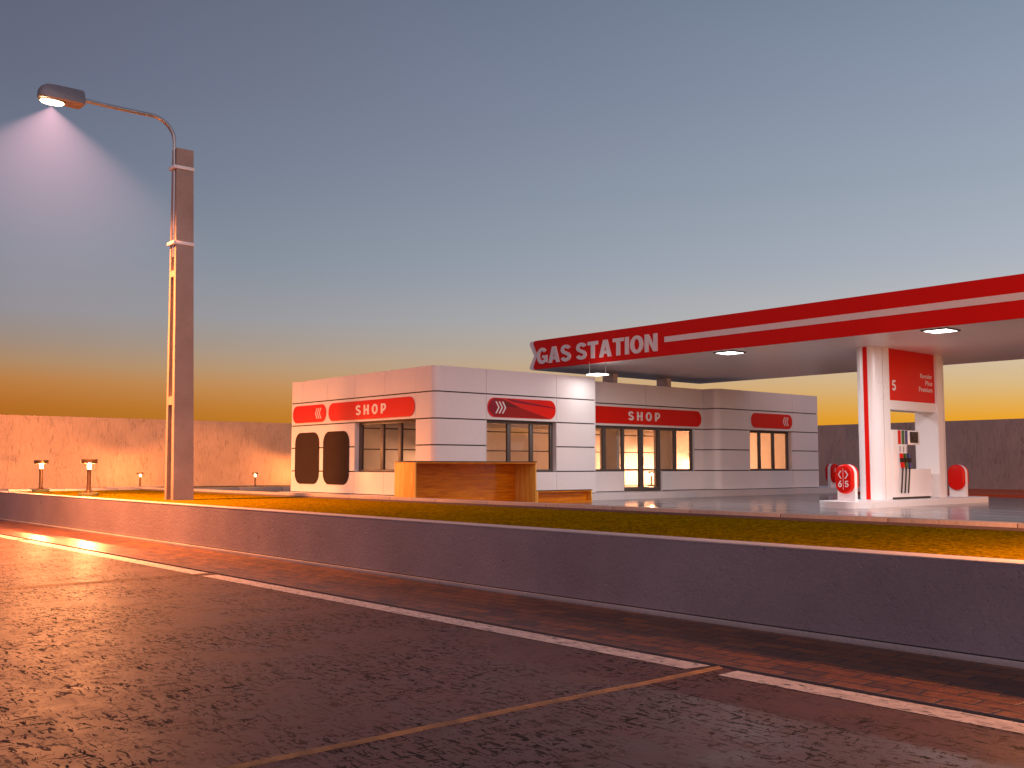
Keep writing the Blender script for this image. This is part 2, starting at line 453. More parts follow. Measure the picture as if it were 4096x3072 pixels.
r = MB()       # road slabs with raised-lip joints, profile along x
prof = []
joints = [-15.85+10.2*k for k in range(-7, 8)]
xs = [(-95, 0)]
for j in joints:
    xs += [(j-.12, 0), (j-.05, .006), (j+.05, .006), (j+.12, 0)] if j > -10 else [(j-.10, 0), (j-.03, .008), (j-.016, .004), (j-.012, -.02), (j+.012, -.02), (j+.016, .004), (j+.03, .008), (j+.10, 0)]
xs += [(60, 0)]
ys = [-40, -4, 0, 2, 4, 6, 7.31]
for (a, za), (b, zb) in zip(xs, xs[1:]):
    for y0, y1 in zip(ys, ys[1:]): r.quad([(a, y0, za), (b, y0, zb), (b, y1, zb), (a, y1, za)])
r.quad([(-95, 7.31, 0), (60, 7.31, 0), (60, 7.31, -.25), (-95, 7.31, -.25)])
struct(r, 'road', M['road'])
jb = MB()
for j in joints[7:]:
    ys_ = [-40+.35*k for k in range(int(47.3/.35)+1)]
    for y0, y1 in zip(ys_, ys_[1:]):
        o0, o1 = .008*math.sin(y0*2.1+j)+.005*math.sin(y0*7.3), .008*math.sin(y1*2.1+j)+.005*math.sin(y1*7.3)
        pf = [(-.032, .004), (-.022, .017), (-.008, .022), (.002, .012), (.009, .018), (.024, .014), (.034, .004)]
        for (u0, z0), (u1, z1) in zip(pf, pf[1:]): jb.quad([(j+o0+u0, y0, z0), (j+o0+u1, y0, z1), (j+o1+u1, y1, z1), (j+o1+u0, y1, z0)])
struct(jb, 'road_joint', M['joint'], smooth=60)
l = MB()
for a, b in zip(joints, joints[1:]):
    l.quad([(a+.17, 7.00, .004), (b-.17, 7.00, .004), (b-.12, 7.275, .004), (a+.17, 7.275, .004)])
struct(l, 'road_marking', M['line'])
b = MB(); b.box(-95, 60, 7.325, 9.16, -.2, .014)
struct(b, 'brick_gutter', M['brick'])
k = MB(); k.box(-95, 60, 7.3105, 7.3245, -.2, .02)
struct(k, 'gutter_edging', M['kerb_base'])

wl = thing('retaining_wall', 'long low rough concrete wall between the brick gutter and the lawn', 'wall', (-10, 9.3, 0))
w = MB(); w.box(-60, 14, 9.187, 9.53, 0.0, .888); w.build('wall_body', M['concrete_wall'], wl)
w = MB(); w.box(-60, 14, 9.183, 9.535, .888, .906, bev=.005); w.build('wall_cap', M['concrete_cap'], wl, smooth=40)
w = MB(); w.box(-60, 14, 9.1845, 9.1865, .0665, .078); w.build('wall_joint', M['groove'], wl)  # dark strip paints the shade in the groove above the footing
w = MB(); w.box(-60, 14, 9.150, 9.186, 0.0, .066, bev=.006); w.build('wall_footing', M['concrete_cap'], wl, smooth=40)

gm = MB(); gm.quad([(-36.5, 9.536, GZ), (14, 9.536, GZ), (14, 13.90, GZ), (-36.5, 13.90, GZ)])
tag(gm.build('grass', M['grass']), kind='stuff')
gm = MB(); gm.quad([(-41.0, 15.2, GZ+.005), (-37.05, 15.2, GZ+.005), (-37.05, 41.9, GZ+.005), (-41.0, 41.9, GZ+.005)])
tag(gm.build('grass', M['grass']), kind='stuff')

# kerbs: stones butted end to end with a dark joint between
kb = MB()
def kerb_run(p0, p1, n0, length, wdt, z0, z1):
    p0, p1 = Vector(p0), Vector(p1); d = (p1-p0); L = d.length; d.normalize(); nn = Vector((-d.y, d.x))
    s = n0
    while s < L:
        e = min(s+length, L)
        a, c = p0+d*(s+.008), p0+d*(e-.008)
        if e-s > .05:
            q = [a, c, c+nn*wdt, a+nn*wdt]
            xs_ = [v.x for v in q]; ys_ = [v.y for v in q]
            kb.box(min(xs_), max(xs_), min(ys_), max(ys_), z0, z1, bev=.010)
        s = e
kerb_run((-36.5, 13.93), (14, 13.93), -.9+1.84*.1, 1.84, .20, .70, .998)
kerb_run((-36.5, 9.54), (-36.5, 13.92), 0, .9, .2, .80, .965)
kerb_run((-36.8, 14.2), (-36.8, 41.9), 0, 1.84, .2, .70, .93)
struct(kb, 'kerb', M['kerb_stone'], smooth=40)
kb2 = MB(); kb2.box(-36.49, 14, 13.888, 13.9295, .80, .934); kb2.box(-36.49, 14, 13.94, 14.12, .70, .985)
struct(kb2, 'kerb_footing', M['kerb_base'])

fl = MB(); fl.quad([(-36.8, 14.12, FZ), (25, 14.12, FZ), (25, 32.2, FZ), (-36.8, 32.2, FZ)]); fl.quad([(-36.8, 32.2, FZ), (-20, 32.2, FZ), (-20, 42, FZ), (-36.8, 42, FZ)])
struct(fl, 'forecourt', M['slab'])
bd = MB(); bd.box(-19.99, 25, 33.7, 42, .6, .80)
bd.box(-19.99, 25, 33.62, 33.70, .6, .815)
struct(bd, 'planting_bed', M['terracotta'])
fl = MB(); fl.quad([(-20, 32.2, FZ), (25, 32.2, FZ), (25, 33.62, FZ), (-20, 33.62, FZ)])
struct(fl, 'forecourt', M['slab'])
pv = MB(); pv.quad([(-60, 9.54, .90), (-36.7, 9.54, .90), (-36.7, 14.2, .90), (-60, 14.2, .90)]); pv.quad([(-41, 14.2, .90), (-37.0, 14.2, .90), (-37.0, 15.2, .90), (-41, 15.2, .90)])
struct(pv, 'pavement', M['pavement'])

bw = thing('boundary_wall', 'tall scratched render wall glowing orange behind the small bollard lamps', 'wall', (-41, 25, .8))
w = MB(); w.box(-41.4, -41.0, 4, 42.4, .6, 3.64); w.build('wall_face', M['stucco'], bw)
w = MB(); w.box(-41.0, -40.9, 14.2, 41.9, .86, .925); w.build('wall_skirting', M['kerb_stone'], bw)
bw = thing('boundary_wall', 'dark brown grey scratched wall at the far side behind the fuel pump', 'wall', (0, 42, .8))
w = MB(); w.box(-40.99, 25, 42.0, 42.4, .6, 3.63); w.build('wall_face', M['stucco_dark'], bw)

# ------------------------------------------------------------------ street lamp
sl = thing('street_lamp', 'tall concrete street lamp with a curved steel arm and lit orange head over the road', 'street lamp', (-25.1, 10.5, GZ))
b0 = (-25.36, -24.81, 10.29, 10.82); t0 = (-25.24, -24.93, 10.20, 10.64); zb0, zt0 = GZ-.06, 9.86
def taper(u, v, z):
    t = (z-GZ)/(zt0-GZ); a = [p+(q-p)*t for p, q in zip(b0, t0)]
    return (a[0]+(a[1]-a[0])*u, a[2]+(a[3]-a[2])*v, z)
pm = MB()
def tbox(u0, u1, v0, v1, z0, z1, mi=0):
    n = max(1, int((z1-z0)/1.0)); i = len(pm.v)
    pm.v += [taper(u, v, z0+(z1-z0)*k/n) for k in range(n+1) for (u, v) in ((u0, v0), (u1, v0), (u1, v1), (u0, v1))]
    for k in range(n):
        for j in range(4):
            pm.f.append((i+k*4+j, i+k*4+(j+1) % 4, i+k*4+4+(j+1) % 4, i+k*4+4+j)); pm.mi.append(mi)
    pm.f.append((i+3, i+2, i+1, i)); pm.mi.append(mi); pm.f.append((i+n*4, i+n*4+1, i+n*4+2, i+n*4+3)); pm.mi.append(mi)
slots = [(zb0, 3.28), (3.49, 6.54), (6.70, 9.70)]
tbox(0, .22, 0, 1, zb0, zt0); tbox(.72, 1, 0, 1, zb0, zt0)
tbox(.22, .72, .30, 1, zb0, zt0, 1)
for z0, z1 in ((3.28, 3.49), (6.54, 6.70)): tbox(.22, .72, .004, .2995, z0, z1)
for z0, z1 in ((zb0, 3.28), (3.49, 6.54), (6.70, 7.2)):      # exposed ribs inside the slots
    z = z0+.1
    while z < z1-.12:
        u = random.uniform(.24, .5); d = random.uniform(.04, .14); h = random.uniform(.03, .09)
        tbox(u, u+random.uniform(.08, .2), .30-d, .2995, z, z+h, 1); z += random.uniform(.05, .13)
pm.build('pole', [M['pole_concrete'], M['pole_rough']], sl)
for zb in (9.36, 7.40):
    s_ = MB(); x0, y0, _ = taper(0, 0, zb); x1, y1, _ = taper(1, 1, zb); e = .018
    for (xa, xb, ya, yb) in ((x0-e, x1+e, y0-e-.06, y0-.001), (x0-e, x1+e, y1+.001, y1+e), (x0-e, x0-.001, y0-.001, y1+.001), (x1+.001, x1+e, y0-.001, y1+.001)):
        s_.box(xa, xb, ya, yb, zb-.04, zb+.045, bev=.006)
    s_.build('clamp_band', M['white_trim'], sl, smooth=40)
ax_ = -25.10
arm = [(ax_, 10.255, 7.05), (ax_, 10.235, 8.5), (ax_, 10.215, 9.6), (ax_, 10.195, 10.05)]
for k in range(1, 11):
    a = R(9*k); arm.append((ax_, 10.195-.62*(1-math.cos(a)), 10.05+.56*math.sin(a)))
arm += [(ax_, 9.2, 10.60), (ax_, 8.6, 10.595), (ax_, 7.88, 10.60)]
am = MB(); am.tube(arm, [.042]*4+[.05]*(len(arm)-4), 16); am.build('arm', M['galv'], sl, smooth=50)
# lamp head, nose towards -y
hd = MB()
HX = ax_-.06
secs = [(7.91, .225, 10.445, 10.79), (7.86, .235, 10.435, 10.815), (7.30, .235, 10.435, 10.81), (7.06, .20, 10.44, 10.795), (6.94, .145, 10.455, 10.73), (6.89, .09, 10.475, 10.64)]
ring = []
for (y, hw, za, zb) in secs:
    zm = za+(zb-za)*.28; zn = za+(zb-za)*.60
    ring.append([(HX-hw*.90, y, za), (HX-hw, y, za+.025), (HX-hw*1.0, y, zm), (HX-hw*.86, y, zn), (HX-hw*.50, y, zb), (HX+hw*.50, y, zb), (HX+hw*.86, y, zn), (HX+hw*1.0, y, zm), (HX+hw, y, za+.025), (HX+hw*.90, y, za)])
i0 = len(hd.v)
for rg in ring: hd.v += rg
n = 10
for k in range(len(ring)-1):
    for j in range(n):
        hd.f.append((i0+k*n+j, i0+k*n+(j+1) % n, i0+k*n+n+(j+1) % n, i0+k*n+n+j)); hd.mi.append(1 if j in (9, 0, 8) else 0)
hd.f.append(tuple(range(i0, i0+n))); hd.mi.append(0); hd.f.append(tuple(range(i0+(len(ring)-1)*n, i0+len(ring)*n))[::-1]); hd.mi.append(0)
head = hd.build('lamp_head', [M['lamp_shell'], M['lamp_under']], sl, smooth=28)
ln = MB(); LY = 7.21
layers = ((.172, .268, 10.425), (.172, .268, 10.395), (.150, .240, 10.372), (.09, .16, 10.358))
for a_, b_, z in layers: ln.v += [(HX+a_*math.cos(2*math.pi*j/32), LY+b_*math.sin(2*math.pi*j/32), z) for j in range(32)]
for q in range(3):
    for j in range(32): ln.f.append((q*32+j, q*32+(j+1) % 32, q*32+32+(j+1) % 32, q*32+32+j)); ln.mi.append(0)
ln.f.append(tuple(96+j for j in range(32))); ln.mi.append(0); ln.f.append(tuple(range(32))); ln.mi.append(0)
ln.build('lens', M['street_glow'], head, smooth=50)
rm = MB()
for q, (e, z) in enumerate(((.004, 10.432), (.035, 10.432), (.035, 10.402), (.004, 10.402))):
    rm.v += [(HX+(.172+e)*math.cos(2*math.pi*j/32), LY+(.268+e)*math.sin(2*math.pi*j/32), z) for j in range(32)]
for q in range(4):
    for j in range(32): rm.f.append((q*32+j, q*32+(j+1) % 32, ((q+1) % 4)*32+(j+1) % 32, ((q+1) % 4)*32+j)); rm.mi.append(0)
rm.build('lens_rim', M['lamp_under'], head, smooth=40)

def lamp(name, kind, loc, energy, color, rot=(0, 0, 0), **kw):
    d = bpy.data.lights.new(name, kind); d.energy = energy; d.color = color
    for k_, v_ in kw.items(): setattr(d, k_, v_)
    o = bpy.data.objects.new(name, d); col.objects.link(o); o.location = loc; o.rotation_euler = rot; return o
ST = lamp('street_lamp_light', 'SPOT', (HX, 7.20, 10.31), 50000, (1, .30, .085), (R(-12), 0, 0), spot_size=R(138), spot_blend=1.0, shadow_soft_size=.25)

# lit haze under the lamp: cone emission, thinning outward, stands in for scattered light
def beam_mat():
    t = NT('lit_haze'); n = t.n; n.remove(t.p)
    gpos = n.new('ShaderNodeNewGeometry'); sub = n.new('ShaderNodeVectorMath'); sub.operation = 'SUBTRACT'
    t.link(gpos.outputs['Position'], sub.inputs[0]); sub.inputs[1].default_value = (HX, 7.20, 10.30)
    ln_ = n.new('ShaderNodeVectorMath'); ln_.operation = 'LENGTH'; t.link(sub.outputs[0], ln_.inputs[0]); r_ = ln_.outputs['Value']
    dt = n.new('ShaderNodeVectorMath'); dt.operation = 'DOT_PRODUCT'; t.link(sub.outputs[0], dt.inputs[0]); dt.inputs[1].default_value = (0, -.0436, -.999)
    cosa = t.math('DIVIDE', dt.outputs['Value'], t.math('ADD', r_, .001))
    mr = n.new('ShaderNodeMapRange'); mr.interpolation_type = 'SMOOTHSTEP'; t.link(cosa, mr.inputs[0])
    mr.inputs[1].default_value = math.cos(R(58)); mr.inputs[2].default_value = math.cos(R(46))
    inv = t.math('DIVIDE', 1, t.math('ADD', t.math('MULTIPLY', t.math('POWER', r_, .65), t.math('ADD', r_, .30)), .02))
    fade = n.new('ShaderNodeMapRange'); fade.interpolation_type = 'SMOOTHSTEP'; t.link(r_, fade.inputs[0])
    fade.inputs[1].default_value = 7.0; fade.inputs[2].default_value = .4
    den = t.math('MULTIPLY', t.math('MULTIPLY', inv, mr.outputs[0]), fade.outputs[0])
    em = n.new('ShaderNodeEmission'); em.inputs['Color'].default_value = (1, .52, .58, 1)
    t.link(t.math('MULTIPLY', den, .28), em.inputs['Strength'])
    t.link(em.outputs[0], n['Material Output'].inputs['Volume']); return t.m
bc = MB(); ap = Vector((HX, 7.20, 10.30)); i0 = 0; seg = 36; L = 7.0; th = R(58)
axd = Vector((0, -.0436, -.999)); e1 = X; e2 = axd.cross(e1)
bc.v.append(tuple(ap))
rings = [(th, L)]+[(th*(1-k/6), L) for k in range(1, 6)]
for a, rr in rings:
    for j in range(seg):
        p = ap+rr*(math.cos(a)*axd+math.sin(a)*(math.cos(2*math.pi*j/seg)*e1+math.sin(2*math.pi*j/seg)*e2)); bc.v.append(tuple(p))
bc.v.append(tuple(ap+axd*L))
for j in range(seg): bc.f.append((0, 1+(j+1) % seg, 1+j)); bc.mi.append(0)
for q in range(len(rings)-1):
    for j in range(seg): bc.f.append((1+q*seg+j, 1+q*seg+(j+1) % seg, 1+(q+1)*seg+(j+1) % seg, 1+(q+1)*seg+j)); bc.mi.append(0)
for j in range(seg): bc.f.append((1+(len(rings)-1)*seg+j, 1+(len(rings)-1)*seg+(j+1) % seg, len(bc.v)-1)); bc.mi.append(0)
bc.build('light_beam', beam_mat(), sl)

# ------------------------------------------------------------------ bollard lamps
def make_bollard(name, label, loc, s, glow, watts):
    t = thing(name, label, 'bollard lamp', loc)
    c = Vector(loc)
    m = MB(); m.lathe([(.262*s, 0), (.27*s, .02*s), (.27*s, .078*s), (.262*s, .088*s)], c, 40); m.build('base', M['moss_stone'], t, smooth=40)
    m = MB(); m.lathe([(.155*s, .0885*s), (.155*s, .098*s), (.09*s, .118*s), (.066*s, .15*s), (.062*s, .16*s), (.060*s, .765*s)], c, 28)
    m.lathe([(.022*s, .094*s), (.022*s, .118*s), (.012*s, .128*s)], c+Vector((.095*s, -.09*s, 0)), 10)
    m.build('post', M['bronze'], t, smooth=40)
    m = MB(); m.lathe([(.057*s, .7655*s), (.057*s, .925*s)], c, 28); m.build('lamp_glass', glow, t, smooth=40)
    m = MB(); m.lathe([(.06*s, .9255*s), (.222*s, .930*s), (.229*s, .938*s), (.229*s, 1.036*s), (.222*s, 1.044*s), (.02*s, 1.05*s)], c, 44); m.build('cap', M['bronze'], t, smooth=40)
    d = lamp('bollard_light', 'POINT', (0, 0, .80*s), watts, (1, .35, .12), shadow_soft_size=.035*s); d.parent = t
    return t
GB = 'bollard lamps'
b1 = make_bollard('bollard_lamp', 'lit bronze bollard lamp leftmost of all, on the lawn by the wall end', (-35.75, 10.33, GZ-.003), 1.0, M['bollard_glow'], 1250)
def place(src, label, loc):
    o = copy_tree(src); o.location = loc; o['label'] = label; return o
b2 = place(b1, 'tallest lit bollard lamp on the lawn edge, second from the left', (-30.42, 10.10, GZ-.003))
b5 = place(b1, 'lit bronze bollard lamp on the lawn beyond the right edge', (-2.75, 10.25, GZ-.003))
b6 = place(b1, 'lit bollard lamp on the forecourt beyond the right edge, before the pump', (-5.6, 18.8, FZ-.003))
b7 = place(b1, 'lit bollard lamp on the forecourt beyond the right edge, past the pump', (-8.6, 29.2, FZ-.003))
s3 = make_bollard('bollard_lamp', 'small lit bollard lamp at the back wall just left of the concrete lamp pole', (-39.35, 14.99, GZ+.008), .56, M['bollard_glow'], 240)
s4 = place(s3, 'small lit bollard lamp between the concrete lamp pole and the shop', (-37.3, 18.78, GZ+.003))
s5 = place(s3, 'small bollard lamp seen through the lower pane of the shop door', (-26.6, 30.1, PZ))
s6 = place(s3, 'small bollard lamp inside the shop behind the white panel right of the door', (-26.6, 32.1, PZ))
s7 = place(s3, 'small bollard lamp on the lawn behind the far end of the shop', (-39.6, 22.2, GZ+.003))
s8 = place(s3, 'small bollard lamp inside the shop behind the wall between its first two windows', (-26.6, 20.2, PZ))  # added hidden lamp, lifts the light behind the front window
b5e = 1800
for o, w_ in ((b5, b5e), (b6, 170), (b7, 350), (s5, 480), (s6, 520), (s8, 130), (s7, 260), (s4, 260)):
    for ch in o.children:
        if ch.type == 'LIGHT':
            ch.data = ch.data.copy(); ch.data.energy = w_
            if o in (s5, s6, s8): ch.data.color = (1, .47, .25)
for o in (b1, b2, b5, b6, b7, s3, s4, s5, s6, s7, s8): o['group'] = GB

# ------------------------------------------------------------------ shop
XF, XR, XT, YB = -20.93, -21.79, -21.20, 15.45  # shop, canopy and pump coordinates: group scaled about the camera, results baked in
TOP = 4.316
shop = thing('shop_building', 'low white panelled shop with dark joints, red SHOP signs and lit windows', 'shop', (-24, 24, PZ))
def arc(cx, cy, r, a0, a1, n=10): return [(cx+r*math.cos(R(a0+(a1-a0)*k/n)), cy+r*math.sin(R(a0+(a1-a0)*k/n))) for k in range(n+1)]
outline = [(-28.32, YB)]+arc(XF-.18, YB+.18, .18, -90, 0)+[(XF, 21.26), (XR, 21.26), (XR, 27.28)]+arc(XT-.26, 27.28+.26, .26, -90, 0)+[(XT, 33.2), (-28.32, 33.2)]
# openings as (axis, value, lo, hi, z0, z1)
WIN_Z0, WIN_Z1 = 1.593, 2.965
openings = [('y', YB, -24.69, -21.74, WIN_Z0, WIN_Z1), ('x', XF, 17.17, 19.69, WIN_Z0, WIN_Z1), ('x', XR, 21.42, 23.38, WIN_Z0, WIN_Z1),
            ('x', XR, 23.38, 25.18, PZ, WIN_Z1), ('x', XR, 25.18, 26.80, WIN_Z0, WIN_Z1), ('x', XT, 29.05, 31.51, WIN_Z0, WIN_Z1)]
seams = [('y', YB, s_) for s_ in (-27.68, -26.21, -24.71, -23.23, -21.75)]+[('x', XF, s_) for s_ in (17.15, 19.71)]+[('x', XR, s_) for s_ in (24.41, 27.20)]+[('x', XT, s_) for s_ in (29.03, 31.60)]
pts = [Vector(p) for p in outline]
st = []        # stations: (point, tag)
GAP = .0055
for a, b_ in zip(pts, pts[1:]):
    d = b_-a; L_ = d.length; cuts = []
    horiz = abs(d.y) < 1e-6; vert = abs(d.x) < 1e-6
    def at(v):
        return (v-a.x)/d.x if horiz else (v-a.y)/d.y
    for (axn, val, lo, hi, z0, z1) in openings:
        if (axn == 'y' and horiz and abs(a.y-val) < 1e-6) or (axn == 'x' and vert and abs(a.x-val) < 1e-6):
            for v in (lo, hi):
                t = at(v)
                if 1e-4 < t < 1-1e-4: cuts.append((t, 0))
    for (axn, val, v) in seams:
        if (axn == 'y' and horiz and abs(a.y-val) < 1e-6) or (axn == 'x' and vert and abs(a.x-val) < 1e-6):
            t = at(v)
            if 1e-3 < t < 1-1e-3: cuts += [(t-GAP/L_, 1), (t+GAP/L_, 0)]
    st.append((a, 0))
    for t, k_ in sorted(cuts): st.append((a+d*t, k_))
st.append((pts[-1], 0))
def offs(i, d):
    p = st[i][0]; nn = []
    for q, r_ in ((i-1, i), (i, i+1)):
        if 0 <= q and r_ < len(st):
            e = st[r_][0]-st[q][0]
            if e.length > 1e-7: e.normalize(); nn.append(Vector((e.y, -e.x)))
    n_ = nn[0] if len(nn) == 1 else (nn[0]+nn[1])/(1+nn[0].dot(nn[1]))
    return p-n_*d
def is_open(i, z0, z1):
    m = (st[i][0]+st[i+1][0])/2; zc = (z0+z1)/2
    for (axn, val, lo, hi, a0, a1) in openings:
        c, o_ = (m.y, m.x) if axn == 'y' else (m.x, m.y)
        if abs(c-val) < 1e-4 and lo < o_ < hi and a0 < zc < a1: return True
    return False
lev = [PZ, WIN_Z0, 2.284, WIN_Z1, 3.656, TOP]
cl = MB(); G = .017
TH = .03
for z0, z1 in zip(lev, lev[1:]):
    za = z0+(.022 if z0 == PZ else G); zc = z1-(0 if z1 == TOP else G)
    for i in range(len(st)-1):
        p, q = st[i][0], st[i+1][0]
        pb, qb = offs(i, TH), offs(i+1, TH)
        op = is_open(i, z0, z1)
        if not op and st[i][1] == 0:
            cl.quad([(p.x, p.y, za), (q.x, q.y, za), (q.x, q.y, zc), (p.x, p.y, zc)])
            cl.quad([(p.x, p.y, za), (pb.x, pb.y, za), (qb.x, qb.y, za), (q.x, q.y, za)])
            cl.quad([(p.x, p.y, zc), (q.x, q.y, zc), (qb.x, qb.y, zc), (pb.x, pb.y, zc)])
            if i and st[i-1][1] == 1: cl.quad([(p.x, p.y, za), (p.x, p.y, zc), (pb.x, pb.y, zc), (pb.x, pb.y, za)])
            if st[i+1][1] == 1: cl.quad([(q.x, q.y, za), (qb.x, qb.y, za), (qb.x, qb.y, zc), (q.x, q.y, zc)])
        if not op:      # dark backing seen in the joints, then the inner face of the wall
            seam_here = st[i][1] == 1
            pc, qc = offs(i, TH-.004 if not seam_here else .012), offs(i+1, TH-.004 if not seam_here else .012)
            cl.quad([(pc.x, pc.y, z0), (qc.x, qc.y, z0), (qc.x, qc.y, z1), (pc.x, pc.y, z1)], 2 if seam_here else 1)
            pi, qi = offs(i, .22), offs(i+1, .22)
            for ia, ib, mm in ((z0+.02, z1-.02, 3), (z1-.02, z1 if z1 == TOP else z1+.02, 3 if p.y > 33 else 1)):
                cl.quad([(qi.x, qi.y, ia), (pi.x, pi.y, ia), (pi.x, pi.y, ib), (qi.x, qi.y, ib)], mm)
for (axn, val, lo, hi, z0, z1) in openings:      # reveals
    d_ = .22
    for v in (lo, hi):
        if axn == 'y': qd = [(v, val, z0), (v, val+d_, z0), (v, val+d_, z1), (v, val, z1)]
        else: qd = [(val, v, z0), (val-d_, v, z0), (val-d_, v, z1), (val, v, z1)]
        if not (val == XR and v in (23.38, 25.18)): cl.quad(qd)
        else: cl.quad([(a_, b_, min(c_, WIN_Z0)) for a_, b_, c_ in qd])
    for zz_ in (z0, z1):
        if axn == 'y': cl.quad([(lo, val, zz_), (hi, val, zz_), (hi, val+d_, zz_), (lo, val+d_, zz_)])
        else: cl.quad([(val, lo, zz_), (val, hi, zz_), (val-d_, hi, zz_), (val-d_, lo, zz_)])
# the two plain sides at the back
cl.quad([(-28.32, YB, PZ), (-28.32, 33.2, PZ), (-28.32, 33.2, TOP), (-28.32, YB, TOP)])
for z0, z1 in zip(lev, lev[1:]):
    for ia, ib, mm in ((z0+.02, z1-.02, 3), (z1-.02, z1+.02 if z1 != TOP else z1, 1)):
        cl.quad([(-28.10, YB+.22, ia), (-28.10, 32.98, ia), (-28.10, 32.98, ib), (-28.10, YB+.22, ib)], mm)
cl.build('wall', [M['white'], M['groove'], M['seam'], M['inner_wall']], shop, recalc=False)
cl_o = [c_ for c_ in shop.children if c_.name.startswith('wall')][0]
bm = bmesh.new(); bm.from_mesh(cl_o.data); bmesh.ops.remove_doubles(bm, verts=bm.verts, dist=1e-5); bm.to_mesh(cl_o.data); bm.free()
cl_o.data.polygons.foreach_set('use_smooth', [True]*len(cl_o.data.polygons)); cl_o.data.set_sharp_from_angle(angle=R(25))
rf = MB()
inner = [offs(i, .06) for i in range(len(st)) if st[i][1] == 0]
rf.quad([(p.x, p.y, TOP-.10) for p in inner])
rf.build('roof', M['roof'], shop)
cp = MB()      # parapet coping
for i in range(len(st)-1):
    p, q, pb, qb = st[i][0], st[i+1][0], offs(i, .20), offs(i+1, .20)
    if (p-q).length < .02: continue
    cp.quad([(p.x, p.y, TOP+.0005), (q.x, q.y, TOP+.0005), (qb.x, qb.y, TOP+.0005), (pb.x, pb.y, TOP+.0005)])
cp.build('coping', M['white'], shop)
ce = MB(); ce.quad([(p.x, p.y, 3.62) for p in [offs(i, .23) for i in range(len(st)) if st[i][1] == 0]])
ce.build('ceiling', M['inner_wall'], shop)
ff = MB(); ff.quad([(p.x, p.y, PZ+.004) for p in [offs(i, .05) for i in range(len(st)) if st[i][1] == 0]])
ff.build('shop_floor', M['inner_floor'], shop)
lg = MB(); lg.box(-28.098, -27.98, YB+.23, 32.97, 3.02, 3.10); lg.build('wall_ledge', M['inner_wall'], shop)
for y0 in (23.75, 26.35):
    c_ = MB(); c_.box(-22.62, -22.44, y0, y0+.14, PZ+.006, 3.6); c_.box(-23.18, -22.6205, y0+.001, y0+.139, PZ+.006, 3.6); c_.build('inner_pillar', M['inner_wall'], shop)

# plinth
pl = MB()
po = [(-28.6, 15.2)]+arc(XF-.18+.03, YB+.15, .18, -90, 0)+[(XF+.03, 34.6), (-20.9, 36.2), (-28.6, 36.2)]
pl.prism(po, (0, 0, .6), X, Y, (0, 0, PZ-.6-.001)); tag(pl.build('plinth', M['plinth'], shop))

def window(name, axn, val, lo, hi, z0, z1, bars, depth=.14, fw=.10, bottom=.055, top=.075, ends=(True, True)):
    """dark frame with upright bars and one pane per bay, set back in its opening"""
    f = MB(); d0, d1 = (depth, depth+.07)
    def bx(a, b__, za, zc):
        if axn == 'y': f.box(a, b__, val+d0, val+d1, za, zc, bev=.006)
        else: f.box(val-d1, val-d0, a, b__, za, zc, bev=.006)
    e0, e1_ = lo+.002, hi-.002
    bx(e0, e1_, z0+.002, z0+bottom); bx(e0, e1_, z1-top, z1-.002)
    up = [(e0, e0+fw)] if ends[0] else []
    up += list(bars)
    if ends[1]: up.append((e1_-fw, e1_))
    for a, b__ in up: bx(a, b__, z0+bottom+.0005, z1-top-.0005)
    fo = f.build(name, M['frame'], shop, smooth=40)
    edges = sorted(up); bays = []
    x_ = e0
    for a, b__ in edges:
        if a-x_ > .05: bays.append((x_, a))
        x_ = b__
    if e1_-x_ > .05: bays.append((x_, e1_))
    for a, b__ in bays:
        p_ = MB(); dm = (d0+d1)/2
        if axn == 'y': p_.quad([(a-.01, val+dm, z0+bottom-.01), (b__+.01, val+dm, z0+bottom-.01), (b__+.01, val+dm, z1-top+.01), (a-.01, val+dm, z1-top+.01)])
        else: p_.quad([(val-dm, a-.01, z0+bottom-.01), (val-dm, b__+.01, z0+bottom-.01), (val-dm, b__+.01, z1-top+.01), (val-dm, a-.01, z1-top+.01)])
        p_.build('pane', M['glass'], fo)
    return fo
window('window', 'y', YB, -24.69, -21.74, WIN_Z0, WIN_Z1, [(-23.60, -23.45), (-22.75, -22.60)], fw=.15)
window('window', 'x', XF, 17.17, 19.69, WIN_Z0, WIN_Z1, [(18.01, 18.13), (18.83, 18.95)])
window('window', 'x', XR, 21.42, 23.38, WIN_Z0, WIN_Z1, [(22.54, 22.67)], depth=.08, ends=(True, False))
window('window', 'x', XR, 25.18, 26.80, WIN_Z0, WIN_Z1, [(25.86, 25.99)], depth=.08, ends=(False, True))
window('window', 'x', XT, 29.05, 31.51, WIN_Z0, WIN_Z1, [(29.74, 29.86), (30.54, 30.67)])
# door: two leaves
dr = MB(); dx0, dx1 = XR-.16, XR-.075
def db(a, b__, za, zc, x0=dx0, x1=dx1): dr.box(x0, x1, a, b__, za, zc, bev=.005)
db(23.382, 23.49, PZ+.001, WIN_Z1-.002); db(25.05, 25.178, PZ+.001, WIN_Z1-.002)
db(23.491, 25.049, WIN_Z1-.078, WIN_Z1-.002); db(24.18, 24.37, 1.082, WIN_Z1-.0785)
db(23.491, 25.049, PZ+.006, 1.08); db(23.491, 24.1795, WIN_Z0, WIN_Z0+.06); db(24.3705, 25.049, WIN_Z0, WIN_Z0+.06)
door = dr.build('door', M['frame'], shop, smooth=40)
for a, b__ in ((23.48, 24.19), (24.36, 25.06)):
    for za, zc in ((1.07, WIN_Z0+.01), (WIN_Z0+.05, WIN_Z1-.07)):
        p_ = MB(); xm = (dx0+dx1)/2; p_.quad([(xm, a, za), (xm, b__, za), (xm, b__, zc), (xm, a, zc)]); p_.build('pane', M['glass'], door)
h_ = MB()
